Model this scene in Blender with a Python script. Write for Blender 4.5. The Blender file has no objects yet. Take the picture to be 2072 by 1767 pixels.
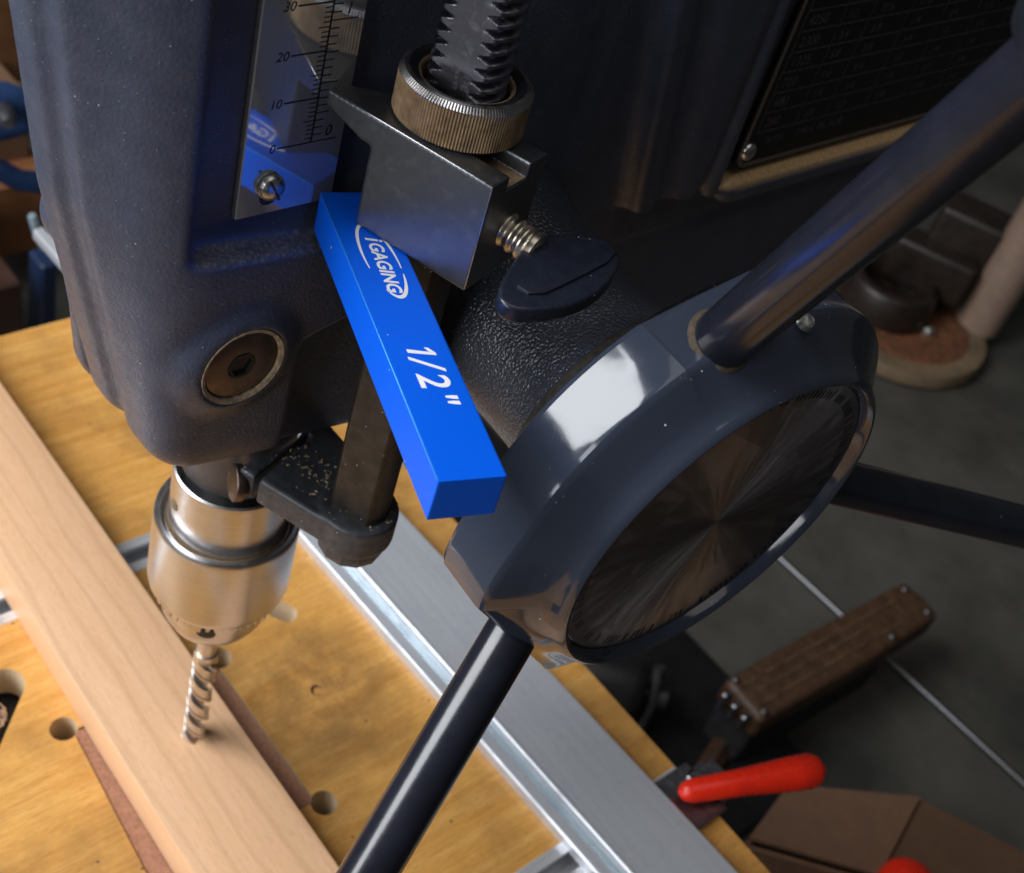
import bpy, bmesh, math, random
import numpy as np
from mathutils import Vector, Matrix
random.seed(7); rng = np.random.default_rng(7)
CM = 0.01                       # the scene is modelled in centimetres, stored in metres
scene = bpy.context.scene

# ------------------------------------------------------------------ camera, world, lamps, exposure
R = np.array([[0.619772390191115, 0.7453255158463968, 0.24570726441254215],
              [0.6416184192500297, -0.3009514044236121, -0.7055168717008465],
              [-0.4518937800367312, 0.5949101844848161, -0.6647359505550731]])
CAM = np.array([26.695876537577064, -20.362060542778163, 53.73358806964609])
FPX = 2680.326
cam = bpy.data.cameras.new('camera'); camo = bpy.data.objects.new('camera', cam)
scene.collection.objects.link(camo); scene.camera = camo
m = Matrix.Identity(4)
for r in range(3):
    m[r][0] = R[0][r]; m[r][1] = -R[1][r]; m[r][2] = -R[2][r]; m[r][3] = CAM[r]*CM
camo.matrix_world = m
cam.sensor_width = 36; cam.lens = 36*FPX/2072; cam.clip_start = .02; cam.clip_end = 60
cam.dof.use_dof = True; cam.dof.focus_distance = .35; cam.dof.aperture_fstop = 22

w = bpy.data.worlds.new('World'); scene.world = w; w.use_nodes = True
bg = w.node_tree.nodes['Background']; bg.inputs[0].default_value = (.92, .95, 1.0, 1); bg.inputs[1].default_value = .030
def area(name, loc, target, sx, sy, power, col):
    l = bpy.data.lights.new(name, 'AREA'); l.shape = 'RECTANGLE'; l.size = sx*CM; l.size_y = sy*CM
    l.energy = power; l.color = col
    o = bpy.data.objects.new(name, l); scene.collection.objects.link(o)
    o.location = Vector(loc)*CM
    o.rotation_euler = (Vector(target)-Vector(loc)).to_track_quat('-Z', 'Y').to_euler()
    return o
area('window_light', (-80, -106, 144), (6, 2, 24), 112, 120, 46, (.94, .97, 1.0))
area('front_fill_light', (15, -265, 105), (6, 2, 24), 180, 150, 42, (.93, .96, 1.0))  # broad fill lamp added out of view to brighten the front faces
area('ceiling_light', (28, -15, 215), (12, 5, 0), 150, 150, 5.5, (1.0, .95, .88))
scene.view_settings.view_transform = 'Standard'; scene.view_settings.look = 'None'
scene.view_settings.exposure = 0.18; scene.view_settings.gamma = 1

# ------------------------------------------------------------------ helpers
def wray(u, v): return R.T @ np.array([(u-1036)/FPX, (v-883.5)/FPX, 1.0])
def pt(u, v, ax, val):          # where a sight line meets the plane ax = val (cm)
    r = wray(u, v); i = 'XYZ'.index(ax); t = (val-CAM[i])/r[i]; return CAM+r*t

def link(o): scene.collection.objects.link(o); return o
def thing(name, label, cat, loc=(0, 0, 0), group=None):
    o = link(bpy.data.objects.new(name, None)); o.location = Vector(loc)*CM
    o.empty_display_size = .02; o['label'] = label; o['category'] = cat
    if group: o['group'] = group
    return o
def wloc(o):
    v = Vector((0, 0, 0))
    while o: v += o.location; o = o.parent
    return v
def put(name, me, mat, parent=None, loc=None, smooth=None, kind=None):
    """link mesh (world centimetre coordinates already scaled to metres) as one object; origin at loc (cm)"""
    o = link(bpy.data.objects.new(name, me)); L = Vector((0, 0, 0))
    if loc is not None: L = Vector(loc)*CM
    elif parent: L = wloc(parent)
    me.transform(Matrix.Translation(-L))
    if parent: o.parent = parent; o.location = L-wloc(parent)
    else: o.location = L
    if mat and not me.materials: me.materials.append(mat)
    if smooth is not None:
        me.shade_smooth() if smooth else me.shade_flat()
        if smooth and smooth is not True: me.set_sharp_from_angle(angle=math.radians(smooth))
    if kind: o['kind'] = kind
    return o
def tag(o, label, cat, group=None):
    o['label'] = label; o['category'] = cat
    if group: o['group'] = group
    return o
def mesh(vs, fs):
    me = bpy.data.meshes.new('m'); me.from_pydata([tuple(float(c)*CM for c in v) for v in vs], [], [tuple(map(int, f)) for f in fs]); me.update(); return me
def frame(o, x, y):
    x = np.array(x, float); x /= np.linalg.norm(x); y = np.array(y, float); y -= x*(x@y); y /= np.linalg.norm(y)
    return np.array(o, float), x, y, np.cross(x, y)
def axframe(o, z):
    z = np.array(z, float); z /= np.linalg.norm(z); a = np.array([0, 0, 1.0]) if abs(z[2]) < .9 else np.array([1.0, 0, 0])
    x = np.cross(a, z); x /= np.linalg.norm(x); return np.array(o, float), x, np.cross(z, x), z
class MB:
    def __init__(s): s.v = []; s.f = []
    def add(s, vs, fs):
        b = len(s.v); s.v += [tuple(p) for p in vs]; s.f += [tuple(i+b for i in f) for f in fs]; return s
    def mesh(s): return mesh(s.v, s.f)
def lathe(prof, fr, n=64, mb=None, closed=False, rfun=None):
    """prof: (radius, height) along fr's z axis"""
    o, x, y, z = fr; mb = mb or MB(); vs = []; fs = []
    for (r, h) in prof:
        for k in range(n):
            t = 2*math.pi*k/n; rr = r if rfun is None else rfun(r, t, h)
            vs.append(o+z*h+rr*(math.cos(t)*x+math.sin(t)*y))
    m_ = len(prof)
    for i in range(m_-1 if not closed else m_):
        j = (i+1) % m_
        for k in range(n):
            q = (k+1) % n; fs.append((i*n+k, i*n+q, j*n+q, j*n+k))
    if not closed:
        if prof[0][0] > 1e-6: fs.append(tuple(range(n-1, -1, -1)))
        if prof[-1][0] > 1e-6: fs.append(tuple((m_-1)*n+k for k in range(n)))
    return mb.add(vs, fs)
def prism(poly, fr, h0, h1, mb=None):
    o, x, y, z = fr; mb = mb or MB(); n = len(poly)
    vs = [o+x*a+y*b+z*h for h in (h0, h1) for a, b in poly]
    fs = [tuple(range(n-1, -1, -1)), tuple(range(n, 2*n))]+[(k, (k+1) % n, n+(k+1) % n, n+k) for k in range(n)]
    return mb.add(vs, fs)
def box(a, b, mb=None):
    fr = (np.zeros(3), np.array([1., 0, 0]), np.array([0, 1., 0]), np.array([0, 0, 1.]))
    return prism([(a[0], a[1]), (b[0], a[1]), (b[0], b[1]), (a[0], b[1])], fr, a[2], b[2], mb)
def tube(path, rad, n=16, mb=None):
    path = [np.array(p, float) for p in path]; mb = mb or MB(); vs = []; fs = []; N = len(path)
    x = None
    for i, p in enumerate(path):
        d = path[min(i+1, N-1)]-path[max(i-1, 0)]; d /= np.linalg.norm(d)
        if x is None: x = axframe(p, d)[1]
        x = x-d*(x@d); x /= np.linalg.norm(x); y = np.cross(d, x); r = rad if np.isscalar(rad) else rad[i]
        for k in range(n):
            t = 2*math.pi*k/n; vs.append(p+r*(math.cos(t)*x+math.sin(t)*y))
    for i in range(N-1):
        for k in range(n):
            q = (k+1) % n; fs.append((i*n+k, i*n+q, (i+1)*n+q, (i+1)*n+k))
    fs += [tuple(range(n-1, -1, -1)), tuple((N-1)*n+k for k in range(n))]
    return mb.add(vs, fs)
def bevel(me, width, seg=2, ang=30):
    bm = bmesh.new(); bm.from_mesh(me); bmesh.ops.recalc_face_normals(bm, faces=bm.faces)
    es = [e for e in bm.edges if len(e.link_faces) == 2 and e.calc_face_angle(0) > math.radians(ang)]
    bmesh.ops.bevel(bm, geom=es, offset=width*CM, segments=seg, profile=.6, affect='EDGES', clamp_overlap=True)
    bm.to_mesh(me); bm.free(); return me
def text_mesh(items, fr, lift=.004, mb_lines=None):
    """flat print: items (string, x, y, size, shear, align, bold) laid on the plane of frame fr (cm)"""
    o, x, y, z = fr; V = []; F = []
    for (s, px, py, size, shear, al, bold) in items:
        c = bpy.data.curves.new('t', 'FONT'); c.body = s; c.size = size; c.shear = shear; c.align_x = al; c.offset = bold; c.resolution_u = 4
        ob = bpy.data.objects.new('t', c); me = bpy.data.meshes.new_from_object(ob)
        b = len(V)
        V += [o+x*(px+v.co.x)+y*(py+v.co.y)+z*lift for v in me.vertices]; F += [tuple(i+b for i in p.vertices) for p in me.polygons]
        bpy.data.objects.remove(ob); bpy.data.curves.remove(c); bpy.data.meshes.remove(me)
    if mb_lines:
        for poly in mb_lines:
            b = len(V); V += [o+x*a+y*c_+z*lift for a, c_ in poly]; F.append(tuple(range(b, b+len(poly))))
    return mesh(V, F)
def stroke(a, b, wd):
    a = np.array(a, float); b = np.array(b, float); d = (b-a)/np.linalg.norm(b-a); n_ = np.array([-d[1], d[0]])*wd/2
    return [a-n_, b-n_, b+n_, a+n_]
def plate_with_holes(outer, holes, z0, z1):
    """flat sheet with real holes, from a filled 2D curve"""
    c = bpy.data.curves.new('p', 'CURVE'); c.dimensions = '2D'; c.fill_mode = 'BOTH'; c.extrude = (z1-z0)/2*CM
    for loop in [outer]+holes:
        s = c.splines.new('POLY'); s.points.add(len(loop)-1); s.use_cyclic_u = True
        for p, q in zip(s.points, loop): p.co = (q[0]*CM, q[1]*CM, 0, 1)
    ob = bpy.data.objects.new('p', c); me = bpy.data.meshes.new_from_object(ob)
    me.transform(Matrix.Translation((0, 0, (z0+z1)/2*CM))); me.materials.clear()
    bpy.data.objects.remove(ob); bpy.data.curves.remove(c); return me
def circ(cx, cy, r, n=28): return [(cx+r*math.cos(2*math.pi*k/n), cy+r*math.sin(2*math.pi*k/n)) for k in range(n)]
def rrect(x0, y0, x1, y1, r, n=5):
    out = []
    for cx, cy, a in ((x1-r, y1-r, 0), (x0+r, y1-r, 90), (x0+r, y0+r, 180), (x1-r, y0+r, 270)):
        for k in range(n+1):
            t = math.radians(a+90*k/n); out.append((cx+r*math.cos(t), cy+r*math.sin(t)))
    return out

# ---- signed distance fields for cast parts, meshed by surface nets
def smin(a, b, k): h = np.clip(.5+.5*(b-a)/k, 0, 1); return b*(1-h)+a*h-k*h*(1-h)
def smax(a, b, k): return -smin(-a, -b, k)
def surface_nets(F, xs, ys, zs):
    X, Y, Z = np.meshgrid(xs, ys, zs, indexing='ij', sparse=True)
    S = F(X, Y, Z)+np.zeros((len(xs), len(ys), len(zs))); ins = S < 0
    nx, ny, nz = S.shape; acc = np.zeros((nx-1, ny-1, nz-1, 3), np.float32); cnt = np.zeros((nx-1, ny-1, nz-1), np.float32)
    co = [xs, ys, zs]; quads = []
    idx = np.full((nx-1, ny-1, nz-1), -1, np.int64); edges = []
    for ax in range(3):
        a = [slice(None)]*3; b = [slice(None)]*3; a[ax] = slice(0, -1); b[ax] = slice(1, None)
        E = np.argwhere(ins[tuple(a)] != ins[tuple(b)])
        E2 = E.copy(); E2[:, ax] += 1
        s0 = S[tuple(E.T)]; s1 = S[tuple(E2.T)]; t = s0/(s0-s1)
        p = np.stack([co[i][E[:, i]] for i in range(3)], 1); p[:, ax] += t*(co[ax][E2[:, ax]]-co[ax][E[:, ax]])
        o1, o2 = [(1, 2), (2, 0), (0, 1)][ax]
        ok = np.ones(len(E), bool); cells = []
        for d1, d2 in ((-1, -1), (0, -1), (0, 0), (-1, 0)):
            c = E.copy(); c[:, o1] += d1; c[:, o2] += d2
            g = np.all(c >= 0, 1) & (c[:, 0] < nx-1) & (c[:, 1] < ny-1) & (c[:, 2] < nz-1); ok &= g; cells.append(c)
            cg = c[g]; np.add.at(acc, tuple(cg.T), p[g]); np.add.at(cnt, tuple(cg.T), 1)
        q = [c[ok] for c in cells]; edges.append((q, s0[ok] < 0))
    used = np.argwhere(cnt > 0); idx[tuple(used.T)] = np.arange(len(used))
    V = acc[tuple(used.T)]/cnt[tuple(used.T)][:, None]
    for q, fl in edges:
        Q = np.stack([idx[tuple(c.T)] for c in q], 1); Q[~fl] = Q[~fl][:, ::-1]; quads.append(Q)
    Q = np.concatenate(quads)
    me = bpy.data.meshes.new('sdf'); me.vertices.add(len(V)); me.vertices.foreach_set('co', (V*CM).astype(np.float32).ravel())
    me.loops.add(Q.size); me.loops.foreach_set('vertex_index', Q.ravel().astype(np.int32))
    me.polygons.add(len(Q)); me.polygons.foreach_set('loop_start', np.arange(0, Q.size, 4, dtype=np.int32))
    me.update(calc_edges=True); me.validate(); me.shade_smooth(); return me

# ------------------------------------------------------------------ materials
class NT:
    def __init__(s, name):
        s.m = bpy.data.materials.new(name); s.m.use_nodes = True; s.t = s.m.node_tree; s.n = s.t.nodes
        s.b = s.n['Principled BSDF']; s.tc = s.n.new('ShaderNodeTexCoord'); s.maps = {}
    def L(s, a, b): s.t.links.new(a, b)
    def map(s, scale=(1, 1, 1), rot=(0, 0, 0)):      # object coordinates in centimetres, stretched
        mp = s.n.new('ShaderNodeMapping'); mp.inputs['Scale'].default_value = [100*c for c in scale]; mp.inputs['Rotation'].default_value = rot
        s.L(s.tc.outputs['Object'], mp.inputs[0]); return mp.outputs[0]
    def noise(s, scale, detail=3, rough=.55, vec=None, dist=0):
        t = s.n.new('ShaderNodeTexNoise'); t.inputs['Scale'].default_value = scale; t.inputs['Detail'].default_value = detail
        t.inputs['Roughness'].default_value = rough; t.inputs['Distortion'].default_value = dist
        s.L(vec or s.map(), t.inputs['Vector']); return t.outputs['Fac']
    def ramp(s, fac, stops):
        r = s.n.new('ShaderNodeValToRGB'); e = r.color_ramp.elements
        while len(e) < len(stops): e.new(.5)
        for q, (p, c) in zip(e, stops): q.position = p; q.color = (c, c, c, 1) if np.isscalar(c) else (*c, 1)
        s.L(fac, r.inputs[0]); return r.outputs[0]
    def mix(s, fac, a, b, mode='MIX'):
        x = s.n.new('ShaderNodeMix'); x.data_type = 'RGBA'; x.blend_type = mode
        for sock, v in ((x.inputs[0], fac), (x.inputs[6], a), (x.inputs[7], b)):
            if hasattr(v, 'links'): s.L(v, sock)
            elif np.isscalar(v): sock.default_value = v
            else: sock.default_value = (*v, 1)
        return x.outputs[2]
    def math(s, op, a, b=0, c=None):
        x = s.n.new('ShaderNodeMath'); x.operation = op
        for sock, v in zip(x.inputs, (a, b, c)):
            if v is None: continue
            if hasattr(v, 'links'): s.L(v, sock)
            else: sock.default_value = v
        return x.outputs[0]
    def bump(s, h, strength, dist=.02, prev=None):
        b = s.n.new('ShaderNodeBump'); b.inputs['Strength'].default_value = strength; b.inputs['Distance'].default_value = dist*CM
        s.L(h, b.inputs['Height'])
        if prev: s.L(prev, b.inputs['Normal'])
        return b.outputs[0]
    def normal_z(s):
        g = s.n.new('ShaderNodeNewGeometry'); x = s.n.new('ShaderNodeSeparateXYZ'); s.L(g.outputs['Normal'], x.inputs[0]); return x.outputs[2]
    def pos(s):
        x = s.n.new('ShaderNodeSeparateXYZ'); s.L(s.map(), x.inputs[0]); return x.outputs
    def set(s, **k):
        for n_, v in k.items():
            sock = s.b.inputs[n_.replace('_', ' ')]
            if hasattr(v, 'links'): s.L(v, sock)
            elif np.isscalar(v): sock.default_value = v
            else: sock.default_value = (*v, 1) if len(v) == 3 else v
        return s.m
def specks(n, scale, thr, amt=1.0, size=.11):
    """scattered dust grains, white where a voronoi cell is close and a random cell is picked"""
    v = n.n.new('ShaderNodeTexVoronoi'); v.inputs['Scale'].default_value = scale; n.L(n.map(), v.inputs['Vector'])
    near = n.math('LESS_THAN', v.outputs['Distance'], size); sx = n.n.new('ShaderNodeSeparateColor'); n.L(v.outputs['Color'], sx.inputs[0])
    pick = n.math('GREATER_THAN', sx.outputs[0], thr); return n.math('MULTIPLY', n.math('MULTIPLY', near, pick), amt)
def simple(name, col, rough=.5, metal=0, var=.0, vs=2.0, bumps=0, bs=20, bd=.02, spec=.5, dust=0, vec=None, coat=0):
    n = NT(name); c = col
    nz = n.noise(vs, 4, .6, vec=n.map(vec) if vec else None)
    if var: c = n.mix(n.ramp(nz, [(.3, 0.), (.7, 1.)]), [q*(1-var) for q in col], [min(1, q*(1+var)) for q in col])
    if dust: c = n.mix(specks(n, 5.5, 1-dust), c, (.6, .57, .52))
    n.set(Base_Color=c, Metallic=metal, Specular_IOR_Level=spec, Coat_Weight=coat)
    n.set(Roughness=n.ramp(n.noise(vs*2.3, 3), [(.2, max(.02, rough*.8)), (.8, min(1, rough*1.2))]))
    if bumps: n.set(Normal=n.bump(n.noise(bs, 3), bumps, bd))
    return n.m

# cast iron paint: dark blue grey, orange peel, sawdust lying on upward faces
def cast_paint():
    n = NT('cast_paint'); col = n.mix(n.ramp(n.noise(1.2, 5), [(.35, 0.), (.7, 1.)]), (.052, .061, .096), (.070, .080, .116))
    px, py, pz = n.pos()
    up = n.ramp(n.normal_z(), [(.35, 0.), (.75, 1.)])
    rear = n.math('MULTIPLY', n.math('GREATER_THAN', py, 14.6), n.math('LESS_THAN', pz, 32.6))
    gold = n.math('MULTIPLY', n.math('MULTIPLY', up, rear), n.ramp(n.noise(11, 5, .7), [(.28, 0.), (.50, 1.)]))
    col = n.mix(gold, col, (.62, .40, .19))
    lo = n.math('MULTIPLY', n.math('LESS_THAN', pz, 32.9), n.math('LESS_THAN', py, 4.0))
    film = n.math('MULTIPLY', n.math('MULTIPLY', up, lo), n.ramp(n.noise(9, 5, .7), [(.45, 0.), (.75, .45)]))
    col = n.mix(film, col, (.40, .37, .33))
    dustfilm = n.ramp(n.noise(3.2, 8, .8), [(.60, 0.), (.85, .22)])
    col = n.mix(dustfilm, col, (.28, .24, .20))
    col = n.mix(specks(n, 4.6, .90, .8, .10), col, (.55, .54, .53)); col = n.mix(specks(n, 9.5, .90, .7, .13), col, (.5, .48, .46))
    b = n.bump(n.noise(9, 2, .5), .55, .035); b = n.bump(n.noise(30, 2, .5), .25, .01, b)
    return n.set(Base_Color=col, Roughness=n.ramp(n.noise(3, 4), [(.3, .30), (.7, .46)]), Normal=b, Specular_IOR_Level=.5)
def orange_peel():
    n = NT('orange_peel_paint'); col = n.mix(specks(n, 4.5, .9), (.042, .047, .062), (.5, .47, .42))
    px, py, pz = n.pos()
    b = n.bump(n.noise(11, 1.0, .4), 1.0, .06); b = n.bump(n.noise(14, 2, .5), .4, .02, b)
    return n.set(Base_Color=col, Roughness=.21, Normal=b, Specular_IOR_Level=.7)
def gloss_hub():
    n = NT('glossy_dark_paint'); col = n.mix(specks(n, 3.6, .93), (.030, .037, .056), (.55, .52, .47))
    chips = n.ramp(n.noise(2.2, 6, .7), [(.685, 0.), (.695, 1.)])
    col = n.mix(chips, col, (.16, .16, .155))
    b = n.bump(n.noise(1.0, 2), .08, .05)
    return n.set(Base_Color=col, Roughness=n.ramp(n.noise(2.5, 5), [(.3, .07), (.75, .16)]), Normal=b, Coat_Weight=.3, Coat_Roughness=.06)
M = {}
M['cast'] = cast_paint(); M['peel'] = orange_peel(); M['hub'] = gloss_hub()
M['handle'] = simple('black_enamel', (.011, .012, .019), .20, 0, .2, 1, .08, 3, .03, dust=.015, spec=.55)
M['rubber'] = simple('black_plastic', (.010, .011, .015), .35, 0, .2, 2)
M['wing'] = simple('black_plastic_wing', (.012, .015, .026), .26, 0, .2, 3, .15, 12, .02, dust=.08)
def steel(name, col, rough, aniso_vec=None, dirt=None, dirtcol=(.2, .13, .07), amt=.8, bs=.08):
    n = NT(name); v = n.map(aniso_vec) if aniso_vec else n.map()
    g = n.noise(3.0, 6, .65, vec=v); c = n.mix(n.ramp(g, [(.3, 0.), (.7, 1.)]), [q*.85 for q in col], col); metal = 1.0
    if dirt:
        d = n.ramp(n.noise(dirt, 7, .7), [(.52, 0.), (.68, amt)]); c = n.mix(d, c, dirtcol)
        metal = n.math('SUBTRACT', 1.0, n.math('MULTIPLY', d, .9)); n.set(Metallic=metal)
        n.set(Roughness=n.math('ADD', n.math('MULTIPLY', d, .4), rough))
    else: n.set(Metallic=1.0, Roughness=n.ramp(g, [(.3, rough*.75), (.7, rough*1.3)]))
    n.set(Base_Color=c, Normal=n.bump(n.noise(14, 3, vec=v), bs, .006)); return n.m
M['chuck'] = steel('brushed_chuck_steel', (.66, .65, .655), .30, (.15, .15, 5), dirt=1.6, dirtcol=(.30, .22, .15), amt=.10, bs=.05)
M['quill'] = simple('dark_quill_steel', (.075, .08, .10), .38, .5, .15, 2)
M['bit'] = steel('drill_bit_steel', (.72, .66, .60), .36, dirt=2.5, dirtcol=(.46, .36, .26), amt=.5)
M['stop'] = steel('blued_steel', (.175, .185, .205), .42, dirt=2.6, dirtcol=(.13, .12, .11), amt=.12, bs=.12)
M['nut'] = steel('knurled_steel', (.45, .43, .42), .32); M['knurl'] = simple('dusty_knurl', (.30, .205, .115), .55, .45, .4, 2.5)
M['rod'] = steel('threaded_rod_steel', (.26, .26, .31), .30, (3, 3, .3), dirt=3, dirtcol=(.10, .08, .06), amt=.4)
M['screw'] = steel('zinc_screw', (.55, .56, .55), .28, dirt=5, dirtcol=(.22, .16, .09), amt=.7)
M['plate'] = steel('polished_scale_plate', (.70, .72, .77), .07, (8, 8, .4), bs=.02); M['plate'].node_tree.nodes['Principled BSDF'].inputs['Metallic'].default_value = .82
M['black_cast'] = simple('dark_bracket_iron', (.052, .055, .064), .45, .1, .35, 3, .4, 14, .02, dust=.12)
M['bolt'] = steel('dark_gib_screw', (.17, .13, .11), .42, dirt=1.7, dirtcol=(.10, .06, .04), amt=.6)
M['dirty'] = simple('packed_sawdust', (.17, .115, .065), .9, 0, .4, 9, .6, 20, .04)
M['grime'] = simple('dark_grime', (.050, .036, .022), .8, 0, .5, 6, .5, 16, .03)
M['ink'] = simple('black_ink', (.008, .008, .009), .5)
M['white_ink'] = simple('white_print', (.78, .77, .80), .55)
M['alu'] = steel('fence_aluminium', (.66, .68, .73), .32, (.06, 1.2, 1.2), dirt=.35, dirtcol=(.36, .39, .45), amt=.5, bs=.06)
M['alu2'] = steel('track_aluminium', (.74, .75, .78), .28, (2, .08, 2), bs=.1)
M['alu2'].node_tree.nodes['Principled BSDF'].inputs['Metallic'].default_value = .5
for l_ in list(M['alu'].node_tree.links):
    if l_.to_socket.name == 'Metallic': M['alu'].node_tree.links.remove(l_)
M['alu'].node_tree.nodes['Principled BSDF'].inputs['Metallic'].default_value = .5
M['alu_dark'] = steel('groove_aluminium', (.35, .42, .45), .35, (.05, 2, 2))
def anod():
    n = NT('blue_anodised'); c = n.mix(n.ramp(n.noise(40, 2), [(.3, 0.), (.7, 1.)]), (.001, .105, .80), (.003, .14, .90))
    c = n.mix(specks(n, 3.2, .95), c, (.4, .55, .9))
    return n.set(Base_Color=c, Metallic=.3, Roughness=.45, Specular_IOR_Level=.12, Normal=n.bump(n.noise(60, 2), .12, .004))
M['blue'] = anod()
M['blue_edge'] = simple('worn_blue_edge', (.06, .34, .85), .35, .4)
M['red'] = simple('red_vinyl', (.72, .022, .006), .28, 0, .1, 2)
M['label'] = simple('label_black', (.006, .006, .008), .28)
M['label_ink'] = simple('label_grey_print', (.075, .066, .075), .5)
M['label_red'] = simple('label_red_print', (.12, .02, .02), .5)
M['label_edge'] = simple('label_border', (.20, .165, .145), .35, .4)
M['rivet'] = steel('rivet_head', (.75, .75, .78), .22)
M['concrete'] = None
def wood(name, a, b, dark, axis, rings=True, rough=.45, fleck=0, stain=0, seed=0, gs=1.0, pale=False, g2a=.55, g3a=.55):
    n = NT(name); sc = {'x': (.10*gs, 1.6*gs, 1.6*gs), 'y': (1.6*gs, .10*gs, 1.6*gs)}[axis]
    v = n.map(sc); v2 = n.map(tuple(c*3.5 for c in sc))
    g = n.noise(1.0, 5, .6, vec=v, dist=.6); g2 = n.noise(2.2, 4, .65, vec=v2)
    c = n.mix(n.ramp(g, [(.32, 0.), (.68, 1.)]), a, b)
    c = n.mix(n.ramp(g2, [(.42, 0.), (.75, g2a)]), c, dark)
    g3 = n.noise(2.0, 4, .7, vec=n.map({'x': (.22*gs, 7*gs, 7*gs), 'y': (7*gs, .22*gs, 7*gs)}[axis])); c = n.mix(n.ramp(g3, [(.48, 0.), (.66, g3a)]), c, dark)
    if rings:
        wv = n.n.new('ShaderNodeTexWave'); wv.wave_type = 'BANDS'; wv.bands_direction = 'Y' if axis == 'x' else 'X'
        wv.inputs['Scale'].default_value = .30; wv.inputs['Distortion'].default_value = 6.5; wv.inputs['Detail'].default_value = 3; wv.inputs['Detail Scale'].default_value = 1.3
        n.L(n.map({'x': (.16, 1.0, 1), 'y': (1.0, .16, 1)}[axis]), wv.inputs['Vector'])
        c = n.mix(n.ramp(wv.outputs['Fac'], [(.80, 0.), (.98, .38)]), c, dark)
    if fleck:
        f = n.noise(3.0, 2, .5, vec=n.map({'x': (.8, 5.5, 5.5), 'y': (5.5, .8, 5.5)}[axis])); c = n.mix(n.ramp(f, [(.57, 0.), (.66, fleck)]), c, dark)
    if stain:
        s_ = n.ramp(n.noise(.16, 5, .62), [(.46, 0.), (.68, stain)]); c = n.mix(s_, c, (.10, .060, .028))
        c = n.mix(specks(n, 1.7, .9), c, (.10, .05, .02))
    if pale:      # bare pale wood on the cut walls of the holes, grime rubbed in beside the drill
        px, py, pz = n.pos()
        d2 = n.math('ADD', n.math('POWER', n.math('SUBTRACT', px, -.2), 2), n.math('POWER', n.math('SUBTRACT', py, 7.0), 2))
        sm = n.math('MULTIPLY', n.ramp(n.math('DIVIDE', d2, 26), [(.05, .75), (.9, 0.)]), n.ramp(n.noise(.9, 6, .7), [(.3, 0.), (.65, 1.)]))
        c = n.mix(sm, c, (.20, .10, .035))
        side = n.math('LESS_THAN', n.math('ABSOLUTE', n.normal_z()), .5); c = n.mix(side, c, (.66, .50, .32))
    n.set(Base_Color=c, Roughness=rough, Normal=n.bump(g2, .18, .02)); return n.m
M['ply'] = wood('varnished_plywood', (.62, .295, .064), (.76, .42, .122), (.35, .14, .03), 'y', False, .36, .35, .5, pale=True, g2a=.36, g3a=.26)
M['ply_edge'] = wood('plywood_edge', (.40, .19, .045), (.52, .27, .075), (.2, .09, .02), 'x', False, .5)
M['beech'] = wood('beech_board', (.70, .42, .235), (.735, .455, .27), (.52, .295, .155), 'x', True, .5, .42, g2a=.22, g3a=.28)
M['mdf'] = simple('hardboard', (.33, .155, .090), .75, 0, .28, 7, .35, 18, .02)
M['mdf2'] = simple('hardboard_end', (.40, .22, .12), .85, 0, .25, 7)
M['dark'] = simple('dark_iron', (.012, .012, .013), .6, 0, .3, 1)
M['card'] = simple('cardboard', (.15, .078, .043), .85, 0, .12, .8, .15, 6, .03)
M['brown'] = simple('brown_stained_wood', (.062, .030, .014), .5, 0, .5, .9, .2, 3, .05, vec=(.5, 1.5, 1.5))
M['rust'] = simple('rust', (.125, .045, .018), .8, 0, .6, .9, .6, 4, .1)
M['tan'] = simple('tan_column', (.24, .165, .125), .35, .0, .12, .4)
M['tan2'] = simple('tan_flange', (.155, .11, .065), .5, 0, .3, .3)
M['blue_paint'] = simple('blue_paint', (.03, .07, .19), .35, 0, .2, 1)
M['grey_metal'] = steel('grey_metal', (.32, .32, .35), .4)
M['pale'] = simple('pale_blue_plastic', (.20, .26, .30), .4)
def conc():
    n = NT('concrete_floor'); g = n.noise(.035, 6, .65); g2 = n.noise(.5, 5, .7)
    c = n.mix(n.ramp(g, [(.38, 0.), (.62, 1.)]), (.026, .025, .021), (.082, .078, .066))
    c = n.mix(n.ramp(g2, [(.5, 0.), (.8, .35)]), c, (.05, .046, .038)); c = n.mix(n.ramp(n.noise(.06, 4), [(.62, 0.), (.72, .4)]), c, (.10, .055, .03))
    return n.set(Base_Color=c, Roughness=.6, Normal=n.bump(g2, .2, .1))
M['concrete'] = conc()

# ------------------------------------------------------------------ setting
FZ = -45.0
fl = put('floor', mesh([(-500, -500, FZ), (500, -500, FZ), (500, 700, FZ), (-500, 700, FZ)], [(0, 1, 2, 3)]), M['concrete']); fl['kind'] = 'structure'

# ------------------------------------------------------------------ drill press
press = thing('drill_press', 'dark blue grey drill press with glossy three-handled hub and depth scale', 'drill press', (0, 0, 0))
hc = np.array([15.18, 5.22, 28.8]); az, el = -.056, -.03
hn = np.array([math.cos(az)*math.cos(el), math.sin(az)*math.cos(el), math.sin(el)])
hU = np.cross([0, 0, 1], hn); hU /= np.linalg.norm(hU); hW = np.cross(hn, hU)
HUB = (hc, hU, hW, hn)

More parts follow.
